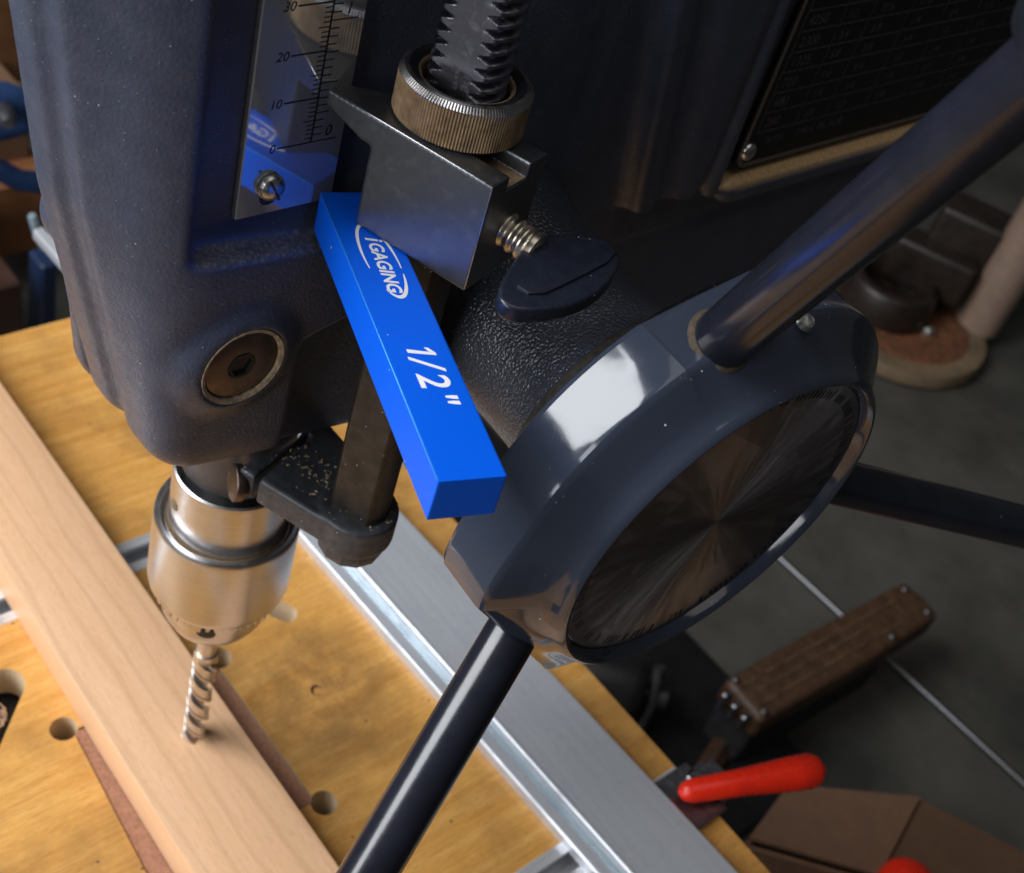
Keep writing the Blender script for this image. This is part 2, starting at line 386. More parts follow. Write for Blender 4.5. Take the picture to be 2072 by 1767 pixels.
GP = pt(490, 741, 'X', 3.98)
ZB = pt(1640, 343, 'X', 3.7)[2]-.15
def head_sdf(X, Y, Z):
    ax = np.where(X > 0, X, -1.9*X)+0*Y; xb = np.abs(X+0*Y)
    d = .14*np.clip(38-Z, -8, 5)+.23*np.clip(33-Z, 0, 12)                                   # casting draft towards the bottom
    yf = -8.05+d
    f1 = -(Y-yf)                                                    # front face
    gg = np.maximum(-5.5-yf, .2); f2 = ((ax-3.95)*gg-(Y+5.5)*2.75)/np.sqrt(gg*gg+7.56)            # front corner bevels
    f3 = ax-3.78
    xc = 1.2
    body = smax(smax(f1, f2, .3), f3, 1.1)
    gv = np.sqrt((ax-xc)**2+(Y-yf)**2)-.30; body = smax(body, -gv, .45)
    bottom_nose = 23.3-Z-.17*np.clip(Y, -9, 4)
    body_n = smax(body, bottom_nose, 1.5)
    body_n = smax(body_n, Y-8.5, 1.2)                               # the nose stops at the underside arch
    rear = smax(smax(xb-3.78, 27.7-Z, .8), np.maximum(Y-40, (Y-9.0)*-1), .6)
    head = smin(body_n, rear, .8)
    low = smax(smax(xb-3.0, 20.6-Z+.9*np.clip(Y-34, 0, 9)**1.3*.6, .8), np.maximum(Y-45, 6.0-Y), .6); head = np.minimum(head, low)
    # shallow set-back under the arch, lower right of the gib screw
    ys = Y+.55; cut = smax(smax(Z-28.9-.25*np.clip(Y-.3, -2, 3), -(Y+1.15), .5), 2.95-X, .3); head = smax(head, -cut, .30)
    # recess for the depth stop
    led = 32.35-Z-(X-3.0)*.12-.10*np.clip(Y+4.5, 0, 5)-3.0*np.clip(Y-3.5, 0, 3)
    rec = smax(smax(led, -(Y+4.92+.35*np.clip(X-3.0, 0, 3)), .5), smax(2.95-X, Y-(10.6+(38-Z)*.215), .9), .35)
    head = smax(head, -rec, .22)
    # label pocket
    yb = 15.0+.35*np.clip(31.5-Z, 0, 2)
    poc = smax(smax(27.9-Z, -(Y-16.6+(X-3.0)*1.1), .6), 3.05-X, .35)
    head = smax(head, -poc, .7)
    bead = smax(np.sqrt(((X-3.25)*1.0)**2+(Z-ZB)**2)-.55, 17.1-Y, 1.1); head = smin(head, bead, .25)
    vb = smax(np.sqrt((X-3.25)**2+(Y-16.3-.05*(38-Z))**2)-.42, ZB-Z, .4); head = smin(head, vb, .25)
    gro = np.sqrt((X-3.88)**2*1.2+(Y-(12.2+(38-Z)*.215))**2)-.34; gro = smax(gro, 28.6-Z, .6); head = smax(head, -gro, .8)
    # gib screw boss
    q = np.sqrt((Y-GP[1])**2+(Z-GP[2])**2); boss = smax(q-1.85, X-4.12, .8); head = smin(head, boss, .35)
    hole = smax(q-1.30, 2.9-X, .12); head = smax(head, -hole, .08)
    head = smax(head, Z-50, .1)
    return head
xs = np.arange(-4.6, 5.2, .125); ys = np.concatenate([np.arange(-9, 18.5, .125), np.arange(18.5, 46.5, .4)]); zs = np.concatenate([np.arange(20.1, 22.4, .3), np.arange(22.4, 43, .125), np.arange(43, 51, .5)])
put('head_casting', surface_nets(head_sdf, xs, ys, zs), M['cast'], press)
# pinion housing
prof = [(3.6, -12.4), (3.35, -10.8), (3.2, -9.0), (3.12, -7.4), (3.12, -6.2), (3.22, -5.5), (3.42, -5.0), (3.5, -4.7), (3.4, -4.5)]
put('pinion_housing', lathe(prof, HUB, 96).mesh(), M['peel'], press, smooth=60)
# dusty collar between housing and hub
put('hub_collar', lathe([(3.0, -4.9), (4.0, -4.75), (4.25, -4.55), (4.3, -4.2), (5.2, -3.7), (6.2, -3.3), (6.5, -3.17)], HUB, 96).mesh(), simple('dusty_black_collar', (.030, .026, .022), .7, 0, .6, 5, .4, 14, .03, dust=.3), press, smooth=60)

# gib screw
G = frame((3.53, GP[1], GP[2]), (0, 1, 0), (0, 0, 1))
g = put('gib_screw', lathe([(.40, -.9), (.40, -.1), (.44, -.02), (1.08, .0), (1.16, -.05), (1.18, -.12), (1.18, -1.1)], (G[0]+np.array([.45, 0, 0]), G[1], G[2], G[3]), 48).mesh(), M['bolt'], press, smooth=35)
put('hex_socket', lathe([(.0, -.7), (.34, -.7), (.38, .004), (.46, .006), (.46, -.1)], (G[0]+np.array([.452, 0, 0]), G[1], G[2], G[3]), 6).mesh(), M['ink'], g, smooth=False)
put('screw_collar', lathe([(1.18, .38), (1.20, .50), (1.31, .55), (1.37, .3)], (G[0]+np.array([.0, 0, 0]), G[1], G[2], G[3]), 64, closed=True).mesh(), simple('pale_dust_ring', (.33, .25, .16), .8, 0, .5, 5), press, smooth=40)

# scale plate and its print
PX = 3.16
sp = put('scale_plate', bevel(prism([(-3.62, 33.10), (-.60, 33.10), (-.60, 48), (-3.62, 48)], frame((PX-.22, 0, 0), (0, 1, 0), (0, 0, 1)), 0, .22).mesh(), .03, 1), M['plate'], press, smooth=False)
PF = frame((PX, 0, 0), (0, 1, 0), (0, 0, 1))
L_ = []; T_ = []
pitch = (39.02-35.09)/3.0                              # ten millimetres of the scale
for k in range(0, 90):
    z = 35.10+k*pitch/10
    if z > 47: break
    if k % 10 == 0: L_.append(stroke((-2.64, z), (-1.60, z), .045)); T_.append((str(k), -2.70, z-.11, .36, .18, 'RIGHT', .0))
    else: L_.append(stroke((-1.96 if k % 5 == 0 else -1.84, z), (-1.61, z), .028))
L_.append(stroke((-1.62, 35.1), (-1.62, 47), .05))
inch = 3.43
for k in range(0, 64):
    z = 35.1+k*inch/16
    if z > 47: break
    ln = .76 if k % 16 == 0 else (.50 if k % 8 == 0 else (.38 if k % 4 == 0 else .26))
    L_.append(stroke((-1.60, z), (-1.60+ln, z), .032))
    if k % 16 == 0: T_.append((str(k//16), -1.24, z+.12, .46, .1, 'LEFT', .0))
put('scale_print', text_mesh(T_, PF, .006, L_), M['ink'], sp)
sc_ = frame(pt(546, 376, 'X', PX+.02), (0, 1, 0), (0, 0, 1))
o_ = sc_[0]; slot = rrect(-.26, -.62, .30, .36, .26)
put('screw_slot', prism(slot, (np.array([PX, o_[1], o_[2]]), sc_[1], sc_[2], sc_[3]), .001, .004).mesh(), M['dark'], sp)
sh = put('plate_screw', lathe([(.37, .0), (.38, .10), (.34, .20), (.2, .27), (0, .29)], (o_, sc_[1], sc_[2], sc_[3]), 40).mesh(), M['screw'], sp, smooth=50)
put('screw_slot', prism([(-.033, -.33), (.033, -.33), (.033, .33), (-.033, .33)], frame(o_, (0, .88, .48), (0, -.48, .88)), .20, .288).mesh(), M['dark'], sp)

# label plate on the side of the head
LX = 3.30
lb = put('label_plate', prism(rrect(17.70, 30.02, 40, 48, .7, 6), frame((LX-.12, 0, 0), (0, 1, 0), (0, 0, 1)), 0, .12).mesh(), M['label'], press, smooth=False)
LF = frame((LX, 0, 0), (0, 1, 0), (0, 0, 1))
bm_ = MB(); o1 = rrect(17.82, 30.14, 40, 48, .62, 6); i1 = rrect(18.02, 30.32, 39.8, 47.8, .46, 6); n_ = len(o1)
bm_.add([np.array([LX+.008, a, b]) for a, b in o1+i1], [(k, (k+1) % n_, n_+(k+1) % n_, n_+k) for k in range(n_)])
put('label_border', bm_.mesh(), M['label_edge'], lb)
rows = [31.62, 32.44, 33.24, 34.08, 34.86, 35.68, 36.47, 37.28, 38.1]
LL = [stroke((18.35, z), (36, z), .05) for z in rows]+[stroke((18.35, 31.6), (18.35, 38.1), .05)]+[stroke((y, 31.6), (y, 38.1), .04) for y in (20.6, 22.4, 25, 27.6, 30.2, 33)]
TT = [(s, 18.62+.0, z+.20, .56, 0, 'LEFT', .0) for s, z in zip(('280', '480', '720', '1325', '2300', '4250'), rows)]
for z in rows[:6]:
    for y in (20.9, 22.9, 25.5, 28.1, 30.7): TT.append((random.choice(('1/4', '1/2', '3/8', '5/8', '3/4', '7/16')), y, z+.2, .48, 0, 'LEFT', 0))
TT.append(('MAX. IN. FOR', 21.0, 31.0, .48, 0, 'LEFT', 0)); TT.append(('R.P.M.', 19.2, 31.0, .42, 0, 'LEFT', 0))
put('label_print', text_mesh(TT, LF, .006, LL), M['label_ink'], lb)
put('rivet', lathe([(.36, 0), (.36, .05), (.30, .14), (.16, .19), (0, .20)], frame((LX, 18.30, 30.85), (0, 1, 0), (0, 0, 1)), 32).mesh(), M['rivet'], lb, smooth=60)

# quill, chuck, drill bit
Zf = lambda z: (np.array([0, 0, z]), np.array([1., 0, 0]), np.array([0, 1., 0]), np.array([0, 0, 1.]))
put('quill', lathe([(1.90, 19.6), (1.96, 19.7), (1.96, 27.5)], Zf(0), 64).mesh(), M['quill'], press, smooth=40)
put('spindle', lathe([(1.25, 18.4), (1.25, 20)], Zf(0), 48).mesh(), M['dark'], press, smooth=40)
ch = put('chuck', lathe([(1.2, 10.95), (1.6, 10.85), (1.74, 10.97), (2.04, 11.6), (2.12, 12.3), (2.15, 12.97), (2.44, 12.99), (2.50, 13.02), (2.64, 13.30), (2.68, 13.5), (2.68, 16.6), (2.66, 16.82), (2.60, 16.92), (2.47, 16.92), (2.42, 16.86), (2.36, 16.62), (2.30, 16.58), (2.24, 16.60), (2.20, 16.5), (2.0, 16.4)], Zf(0), 96).mesh(), M['chuck'], press, smooth=28)
put('chuck_collar', lathe([(2.14, 16.2), (2.16, 19.1), (2.14, 19.26), (2.07, 19.32), (1.99, 19.28), (1.97, 18.9), (1.3, 18.9)], Zf(0), 72).mesh(), M['chuck'], ch, smooth=30)
put('grease_ring', lathe([(2.17, 16.75), (2.19, 16.62), (2.26, 16.66)], Zf(0), 72).mesh(), M['dirty'], ch, smooth=60)
mb = MB()
for k in range(46):                                            # worn key teeth round the sleeve's lower edge
    a = 2*math.pi*k/46; hgt = .20+.16*random.random(); wd = .040+.012*random.random()
    p = lambda da, r, z: np.array([r*math.cos(a+da), r*math.sin(a+da), z])
    mb.add([p(-wd, 2.49, 13.05), p(wd, 2.49, 13.05), p(wd*.55, 2.44, 12.98-hgt), p(-wd*.75, 2.44, 12.98-hgt), p(-wd, 2.1, 13.05), p(wd, 2.1, 13.05), p(wd*.55, 2.1, 12.98-hgt), p(-wd*.75, 2.1, 12.98-hgt)],
           [(0, 3, 2, 1), (4, 5, 6, 7), (0, 4, 7, 3), (1, 2, 6, 5), (3, 7, 6, 2), (0, 1, 5, 4)])
put('key_teeth', mb.mesh(), M['chuck'], ch, smooth=False)['kind'] = 'stuff'
for q, rr, r0, nm in (((420, 1267), 1.95, .38, 'key_hole'), ((363, 1019), 1.90, .24, 'pin_hole')):
    z = 12.25 if nm == 'key_hole' else 18.0
    P = pt(*q, 'Z', z); d = np.array([P[0], P[1], 0]); d /= np.linalg.norm(d)
    if nm == 'key_hole': nn_ = d*.99+np.array([0, 0, -.12]); base = d*2.12+np.array([0, 0, z])
    else: nn_ = d; base = d*2.15+np.array([0, 0, z])
    put(nm, lathe([(0, .034), (r0*.8, .030), (r0*.95, .012), (r0, -.05)], axframe(base, nn_), 28).mesh(), M['dark'] if nm == 'key_hole' else M['dirty'], ch, smooth=40)
for k in range(3):
    a = 2*math.pi*k/3+.5; d = np.array([math.cos(a), math.sin(a), 0]); t = np.array([-d[1], d[0], 0])
    put('jaw', prism([(.42, -.3), (1.05, -.3), (1.05, .3), (.42, .3)], (np.zeros(3), d, t, np.array([0, 0, 1.])), 10.2, 11.1).mesh(), M['chuck'], ch, smooth=False)

bit = thing('drill_bit', 'steel twist drill bit held in the chuck with its tip on the beech board', 'drill bit', (0, 0, 2.1))
NT_, NZ = 64, 150; vs = []; fs = []; RB = .53
for i in range(NZ+1):
    z = 2.12+6.2*i/NZ; tw = 2*math.pi*(z-2.1)/2.75
    for k in range(NT_):
        t = 2*math.pi*k/NT_; a = (t % math.pi)/math.pi               # two flutes
        r = RB if a < .10 else (RB*.93 if a < .56 else RB*(.93-.50*math.sin((a-.56)/.44*math.pi)**.55))
        if z > 7.6: r = r+(RB*.93-r)*min(1, (z-7.6)/.5)
        vs.append((r*math.cos(t-tw+1.0), r*math.sin(t-tw+1.0), z))
for i in range(NZ):
    for k in range(NT_):
        q = (k+1) % NT_; fs.append((i*NT_+k, i*NT_+q, (i+1)*NT_+q, (i+1)*NT_+k))
fs += [tuple(range(NT_-1, -1, -1)), tuple(NZ*NT_+k for k in range(NT_))]
put('flutes', mesh(vs, fs), M['bit'], bit, smooth=35)
put('shank', lathe([(.40, 8.2), (.41, 8.4), (.41, 11)], Zf(0), 40).mesh(), M['bit'], bit, smooth=40)

# quill arm that carries the depth rod
RX, RY = 5.48, 1.02
def arm_sdf(X, Y, Z):
    L2 = RX*RX+RY*RY; t = np.clip((X*RX+Y*RY)/L2, 0, 1)
    seg = np.sqrt((X-t*RX)**2+(Y-t*RY)**2)-(2.35-1.05*t)
    d = smax(seg, np.abs(Z-21.55)-.55, .12)
    d = smin(d, smax(np.sqrt((X-RX)**2+(Y-RY)**2)-1.30, np.abs(Z-21.5)-.66, .12), .1)
    d = smax(d, 2.12-np.sqrt(X*X+Y*Y), .08)
    d = smax(d, 1.75-X-.35*Y, .1)
    d = smax(d, .10-np.abs((X-2.6)+.35*(Y+.3))-10*np.clip(Y-1.4, 0, 9), .02)
    return d
arm = put('quill_arm', surface_nets(arm_sdf, np.arange(.6, 7.4, .08), np.arange(-3.2, 3.6, .08), np.arange(20.5, 22.5, .08)), M['black_cast'], press)
put('arm_bolt', bevel(lathe([(.62, 0), (.64, .06), (.64, .28), (.58, .33), (0, .34)], axframe(pt(516, 972, 'Z', 21.3)+np.array([-.1, -.45, 0]), (-.35, -.93, .1)), 32).mesh(), .01, 1), M['bolt'], arm, smooth=35)
put('rod_nut', lathe([(1.0, 20.2), (1.1, 20.25), (1.16, 20.5), (1.16, 20.95)], (np.array([RX, RY, 0]), np.array([.8, .6, 0]), np.array([-.6, .8, 0]), np.array([0, 0, 1.])), 12).mesh(), M['black_cast'], arm, smooth=False)
mb = MB()
for _ in range(250):                                           # chips and sawdust crumbs left on the arm
    t = random.random(); x = 2.3+4.3*random.random()**.8; y = RY*x/RX+random.gauss(-.15, .42)
    rr = math.hypot(x-RX, y-RY)
    if rr < 1.0 or rr > 1.22 and x > RX or math.hypot(x, y) < 2.3 or abs(y-RY*x/RX) > 2.15-x*.2: continue
    if random.random() < .45 and x < 3.6: continue
    s = .012+.035*random.random()**3; l = s*(1+2.0*random.random()); ang = random.random()*6.3; c_, s_ = math.cos(ang), math.sin(ang)
    prism([(-l, -s), (l, -s*.4), (l*.6, s), (-l*.7, s*.7)], (np.array([x, y, 22.09 if rr > 1.3 else 22.15]), np.array([c_, s_, 0]), np.array([-s_, c_, 0]), np.array([0, 0, 1.])), 0, .015+.03*random.random(), mb)
o = put('wood_chips', mb.mesh(), simple('pale_chips', (.40, .30, .20), .8, 0, .5, 8), arm, smooth=False); o['kind'] = 'stuff'

# threaded depth rod with a milled flat
NT_ = 120; p_ = .345; vs = []; fs = []; z0, z1 = 33.4, 44.5; NZ = int((z1-z0)/p_*14)
fdir = np.array([-.05, -1.0]); fdir = np.array([.36, -.93]); ft = np.array([-fdir[1], fdir[0]])
def rodring(z, thread):
    out = []
    for k in range(NT_):
        t = 2*math.pi*k/NT_
        if thread:
            ph = ((z/p_-t/(2*math.pi)) % 1.0); tri = 1-abs(2*ph-1); r = .82+.20*min(1, max(0, (tri-.18)/.55))
        else: r = .97
        x, y = r*math.cos(t), r*math.sin(t); d = x*fdir[0]+y*fdir[1]; lim = .70
        if d > lim: x -= (d-lim)*fdir[0]; y -= (d-lim)*fdir[1]
        out.append((RX+x, RY+y, z))
    return out
rings = [rodring(z, False) for z in np.linspace(20.4, 33.4, 14)]+[rodring(z, True) for z in np.linspace(z0+.05, z1, NZ)]
for r_ in rings: vs += r_
for i in range(len(rings)-1):
    for k in range(NT_):
        q = (k+1) % NT_; fs.append((i*NT_+k, i*NT_+q, (i+1)*NT_+q, (i+1)*NT_+k))
fs += [tuple(range(NT_-1, -1, -1)), tuple((len(rings)-1)*NT_+k for k in range(NT_))]
rod = put('depth_rod', mesh(vs, fs), M['rod'], press, smooth=32)
rod.data.materials.append(simple('grimy_rod', (.032, .027, .023), .45, .3, .4, 2, .2, 14, .02, dust=.2))
for p in rod.data.polygons: p.material_index = 1 if p.center.z+rod.location.z < .3345-wloc(press).z else 0

# depth stop block
BZ = 33.55; BH = 3.2; se = np.array([.958, .287, 0]); sw = np.array([-.287, .958, 0]); so = np.array([3.38, -1.52, BZ+.01])
def stop_sdf(X, Y, Z):
    dx, dy, v = X-so[0], Y-so[1], Z-so[2]
    u = dx*se[0]+dy*se[1]; w_ = dx*sw[0]+dy*sw[1]
    body = smax(np.abs(v-BH/2)-BH/2, np.maximum(-w_, w_-2.55), .03); body = smax(body, u-5.12, .03)
    # concave left side below the pointer
    left = 1.52-u+.0*v; curve = np.sqrt((u-.55)**2*1.0+(v-1.05)**2)-1.62
    under = smax(v-2.80+.35*np.clip(u, 0, 1.2), u-1.52-.5*np.clip(v-2.1, 0, 2)**1.5, .25)
    body = smax(body, -under, .06); body = smax(body, -u, .04)
    back = smax(u-2.0, 1.35+.25*u-w_, .1); body = smax(body, -smax(u-1.7, .55+.75*u-w_, .05), .05)   # pointer narrows to its tip
    chan = smax(smax(.78-w_, w_-1.72, .03), np.maximum(2.75-v, 2.2-u), .03); body = smax(body, -chan, .03)
    return smax(body, -(v), .02)
sb = put('stop_block', surface_nets(stop_sdf, np.arange(2.9, 8.8, .05), np.arange(-2.0, 3.4, .05), np.arange(BZ-.1, BZ+BH+.15, .05)), M['stop'], press)
# worn bright edges and dust in the channel
def on_stop(u, w_, v): return so+se*u+sw*w_+np.array([0, 0, v])
put('worn_edge', tube([on_stop(.05, .012, BH-.012), on_stop(1.5, .012, BH-.012), on_stop(5.09, .012, BH-.012), on_stop(5.105, .012, .1)], .020, 6).mesh(), steel('worn_bright_edge', (.75, .76, .8), .3), sb, smooth=True)
put('channel_dust', prism([(3.4, .86), (5.05, .80), (5.08, 1.70), (4.3, 1.71), (3.3, 1.5)], (so, se, sw, np.array([0, 0, 1.])), 2.75, 2.79).mesh(), M['dirty'], sb)
# knurled nut
KN = (np.array([RX, RY, BZ+BH]), np.array([1., 0, 0]), np.array([0, 1., 0]), np.array([0, 0, 1.]))
kf = lambda r, t, h: r+(.018*math.cos(t*132) if .09 < h < 1.2 and r > 1.6 else 0)
kn = put('knurled_nut', lathe([(1.05, 0.02), (1.62, .02), (1.70, .10), (1.70, 1.10), (1.71, 1.14), (1.60, 1.28), (1.50, 1.30), (1.42, 1.26), (1.24, 1.18), (1.18, 1.12), (1.16, 1.0), (1.16, .05)], KN, 792, rfun=kf, closed=True).mesh(), M['nut'], press, smooth=30)
kn.data.materials.append(M['knurl'])
for p in kn.data.polygons:
    if abs(p.normal.z) < .5 and p.center.z < (BZ+BH+1.11)*CM-wloc(press).z and math.hypot(p.center.x-RX*CM, p.center.y-RY*CM) > 1.6*CM: p.material_index = 1
put('oily_face', lathe([(1.22, 1.15), (1.26, 1.205), (1.41, 1.276), (1.48, 1.308), (1.45, 1.2)], KN, 96, closed=True).mesh(), M['rubber'], kn, smooth=60)
put('dust_ring', lathe([(1.14, .6), (1.14, 1.10), (1.19, 1.17), (1.25, 1.18), (1.20, .9)], KN, 72, closed=True).mesh(), M['dirty'], kn, smooth=60)
# wing screw
wo = on_stop(5.12, 1.45, 1.32); wa = np.array([.955, .27, -.08]); wa /= np.linalg.norm(wa)
WF = axframe(wo, wa)
tp = []
for i in range(60):
    h = -.3+1.1*i/59; tri = abs(((h/.30) % 1)*2-1); tp.append((.43+.06*min(1, max(0, tri*1.6-.3)), h))
ws = put('wing_screw', lathe([(.0, -.3)]+tp+[(.42, .85), (.40, .95), (.3, 1.0), (0, 1.0)], WF, 48).mesh(), steel('brassy_screw', (.60, .54, .45), .30, dirt=4, dirtcol=(.36, .25, .13), amt=.7), press, smooth=50)
wb = np.array([-.10, .98, .04]); wb -= wa*(wa@wb); wb /= np.linalg.norm(wb); wn = np.cross(wa, wb)
wp = wo+wa*1.5+wn*.12                                           # the wing lies in the plane of the screw
def wpl(u, v):
    r = wray(u, v); p = CAM+r*(((wp-CAM)@wn)/(r@wn)); return ((p-wp)@wa, (p-wp)@wb)
def smooth_loop(P, it=2):
    for _ in range(it): P = [q for k in range(len(P)) for q in ((np.array(P[k])*.75+np.array(P[(k+1) % len(P)])*.25), (np.array(P[k])*.25+np.array(P[(k+1) % len(P)])*.75))]
    return [tuple(p) for p in P]
ol = smooth_loop([wpl(*q) for q in ((1066, 486), (1078, 474), (1170, 472), (1232, 484), (1258, 515), (1250, 553), (1207, 598), (1146, 621), (1074, 630), (1028, 622), (1006, 598), (1014, 568), (1040, 526))])
wm = prism(ol[::-1] if sum(ol[k][0]*ol[(k+1) % len(ol)][1]-ol[k][1]*ol[(k+1) % len(ol)][0] for k in range(len(ol))) < 0 else ol, (wp, wa, wb, wn), -.5, 0).mesh(); bevel(wm, .13, 4, 50)
put('wing', wm, M['wing'], ws, smooth=40)
rl = smooth_loop([wpl(*q) for q in ((1034, 572), (1150, 512), (1228, 488), (1250, 522), (1160, 570), (1080, 606))], 1)
rm = prism(rl[::-1] if sum(rl[k][0]*rl[(k+1) % len(rl)][1]-rl[k][1]*rl[(k+1) % len(rl)][0] for k in range(len(rl))) < 0 else rl, (wp, wa, wb, wn), -.1, .07).mesh()
put('wing_rib', bevel(rm, .03, 2), M['wing'], ws, smooth=40)

# hub: rim profile with a flat land at each handle
HA = [math.radians(a) for a in (97.8, 217.9, 343.8)]
HA_L = [HA[0]+math.radians(5.5), HA[1], HA[2]]
LAND = dict(zip(HA_L, ((6.60, 15.0, 0), (6.50, 28.0, 26), (6.6, 19.5, 0))))     # land distance, half width, run-out (degrees)
def hubr(r, t, h):
    if r < 5.9: return r
    wgt = min(1, (r-5.9)/.9)
    for a in HA_L:
        d = abs(math.degrees((t-a+math.pi) % (2*math.pi)-math.pi)); ld, hw, ro = LAND[a]
        if d < hw: return r+wgt*(ld/math.cos(math.radians(d))-6.85)
        if d < hw+ro:
            f = (d-hw)/ro; f = f*f*(3-2*f); return r+wgt*(1-f)*(ld/math.cos(math.radians(hw))-6.85)
    return r
prof = [(2.0, -2.9), (6.2, -3.15), (6.6, -3.12), (6.78, -3.0), (6.85, -2.85), (6.86, -2.2), (6.87, -1.32), (6.85, -1.20), (6.79, -1.11), (6.70, -1.03), (6.3, -.72), (5.95, -.43), (5.74, -.22), (5.64, .00), (5.56, .14), (5.47, .21), (5.39, .20), (5.33, .14), (5.29, .04), (5.24, -.12), (5.22, -.18), (0.0, -.18)]
hub = put('hub', lathe(prof, HUB, 720, rfun=hubr).mesh(), M['hub'], press, smooth=24)
# spun metal disc with printed dial ring
rot = Matrix([[hU[r], hW[r], hn[r]] for r in range(3)]).to_4x4()
def disc_mat():
    n = NT('spun_disc'); tg = n.n.new('ShaderNodeTangent'); tg.direction_type = 'RADIAL'; tg.axis = 'Z'
    n.L(tg.outputs[0], n.b.inputs['Tangent'])
    return n.set(Base_Color=(.40, .37, .375), Metallic=1.0, Roughness=.5, Anisotropic=.74)
dm = lathe([(0, .0), (1.5, .0), (3.0, .0), (4.4, .0), (5.18, .0)], (np.zeros(3), np.array([1., 0, 0]), np.array([0, 1., 0]), np.array([0, 0, 1.])), 96).mesh()
do = link(bpy.data.objects.new('hub_disc', dm)); dm.materials.append(disc_mat()); do.parent = hub
do.matrix_world = Matrix.Translation(Vector(hc-hn*.15)*CM) @ rot
do.matrix_parent_inverse = Matrix.Identity(4); do.location = Vector(hc-hn*.15)*CM; do.rotation_euler = rot.to_euler()
LL = []; TT = []
for k in range(150):
    a = 2*math.pi*k/150
    if random.random() < .35: continue
    r0 = 4.66; r1 = 4.66+random.choice((.26, .3, .34)); c_, s_ = math.cos(a), math.sin(a)
    LL.append(stroke((r0*c_, r0*s_), (r1*c_, r1*s_), .07+.05*random.random()))
put('dial_print', text_mesh([], (hc-hn*.15, hU, hW, hn), .012, LL), M['ink'], hub)
# handles
hs = hc-1.517*hn
for i, a in enumerate(HA):
    r = math.cos(a)*hU+math.sin(a)*hW; d = r+.395*hn; d /= np.linalg.norm(d); ab = a+math.radians((9.5, 0, 0)[i])
    o0 = hs+6.0*(math.cos(ab)*hU+math.sin(ab)*hW)-hn*(.25, .12, 0)[i]
    L0, L1 = (-1.2, 24)
    hd = put('handle', tube([o0+d*L0, o0+d*1.0, o0+d*2, o0+d*8, o0+d*L1], .775, 48).mesh(), M['handle'], press, smooth=40)
    kl = [12.3, 17.5, 13.6][i]
    put('knob', lathe([(.8, kl), (1.15, kl+.1), (1.3, kl+.5), (1.45, kl+2.2), (1.55, kl+5), (1.3, kl+6.5), (.6, kl+7)], axframe(o0, d), 40).mesh(), M['rubber'], hd, smooth=40)
    if i == 0:
        put('dust_ring', lathe([(.78, .50), (.90, .52), (.86, .62), (.80, .68)], axframe(o0, d), 48).mesh(), M['grime'], hd, smooth=50)
        side = np.cross(hn, r)
        put('set_screw', lathe([(0, .06), (.20, .05), (.25, -.1)], axframe(hc-hn*.9+r*6.72-side*1.25, hn*.4+r), 20).mesh(), M['screw'], hub, smooth=50)

# ------------------------------------------------------------------ blue gauge block
e1 = np.array([.9407, -.3392, 0]); e2 = np.array([.3392, .9407, 0]); bo = np.array([3.31, -1.14, 33.55]); ez = np.array([0, 0, 1.])
BLL, BWW, BHH = 10.68, 1.65, 1.27
gb = thing('gauge_block', 'bright blue anodised spacer bar marked 1/2" wedged under the depth stop', 'gauge block', bo+e1*5.3+e2*.8-ez*BHH)
bmx = bevel(prism([(0, 0), (BLL, 0), (BLL, BWW), (0, BWW)], (bo, e1, e2, ez), -BHH, 0).mesh(), .05, 2)
put('bar', bmx, M['blue'], gb, smooth=False)
put('worn_edge', tube([bo+e1*.04+e2*.008-ez*.008, bo+e1*(BLL-.04)+e2*.008-ez*.008], .016, 6).mesh(), M['blue_edge'], gb, smooth=True)
BF = (bo, e1, e2, ez)
swoosh = []
def arc_band(cx, cy, a, b, rot_, t0, t1, w0, w1, n=26):
    inn = []; outr = []
    for k in range(n+1):
        f = k/n; t = math.radians(t0+(t1-t0)*f); wd = w0+(w1-w0)*math.sin(math.pi*f)
        for lst, s in ((inn, -wd/2), (outr, wd/2)):
            x, y = (a+s)*math.cos(t), (b+s)*math.sin(t); lst.append((cx+x*math.cos(rot_)-y*math.sin(rot_), cy+x*math.sin(rot_)+y*math.cos(rot_)))
    return [[inn[k], inn[k+1], outr[k+1], outr[k]] for k in range(n)]
swoosh += arc_band(2.95, .88, 1.50, .43, .06, 75, 282, .03, .12)
swoosh += arc_band(2.95, .88, 1.50, .43, .06, 300, 330, .02, .05)[:0]
swoosh += arc_band(2.95, .88, 1.50, .43, .06, -38, 66, .03, .13)
items = [('i', 2.00, .70, .66, .25, 'LEFT', .014), ('GAGING', 2.22, .72, .52, .2, 'LEFT', .014), ('/', 6.66, .52, 1.12, .3, 'LEFT', .014), ('2', 7.22, .53, 1.08, .14, 'LEFT', .014), ('"', 7.90, .52, 1.08, .14, 'LEFT', .012)]
swoosh += [[(6.38, .54), (6.51, .54), (6.64, 1.24), (6.55, 1.24)], [(6.52, 1.09), (6.55, 1.24), (6.36, 1.10), (6.34, .99)]]
put('marking', text_mesh(items, BF, .005, swoosh), M['white_ink'], gb)

# ------------------------------------------------------------------ drilling table
tb = thing('drill_table', 'honey varnished plywood drilling table with aluminium tracks and hardboard insert', 'table', (0, 0, -1.9))
holes = [rrect(-3.95, -3.72, 4.65, 3.74, .05, 1)]
tr_l, tr_r = (-12.75, -10.75), (12.35, 14.35)
def finger(cx, cy): return circ(cx, cy, .62)
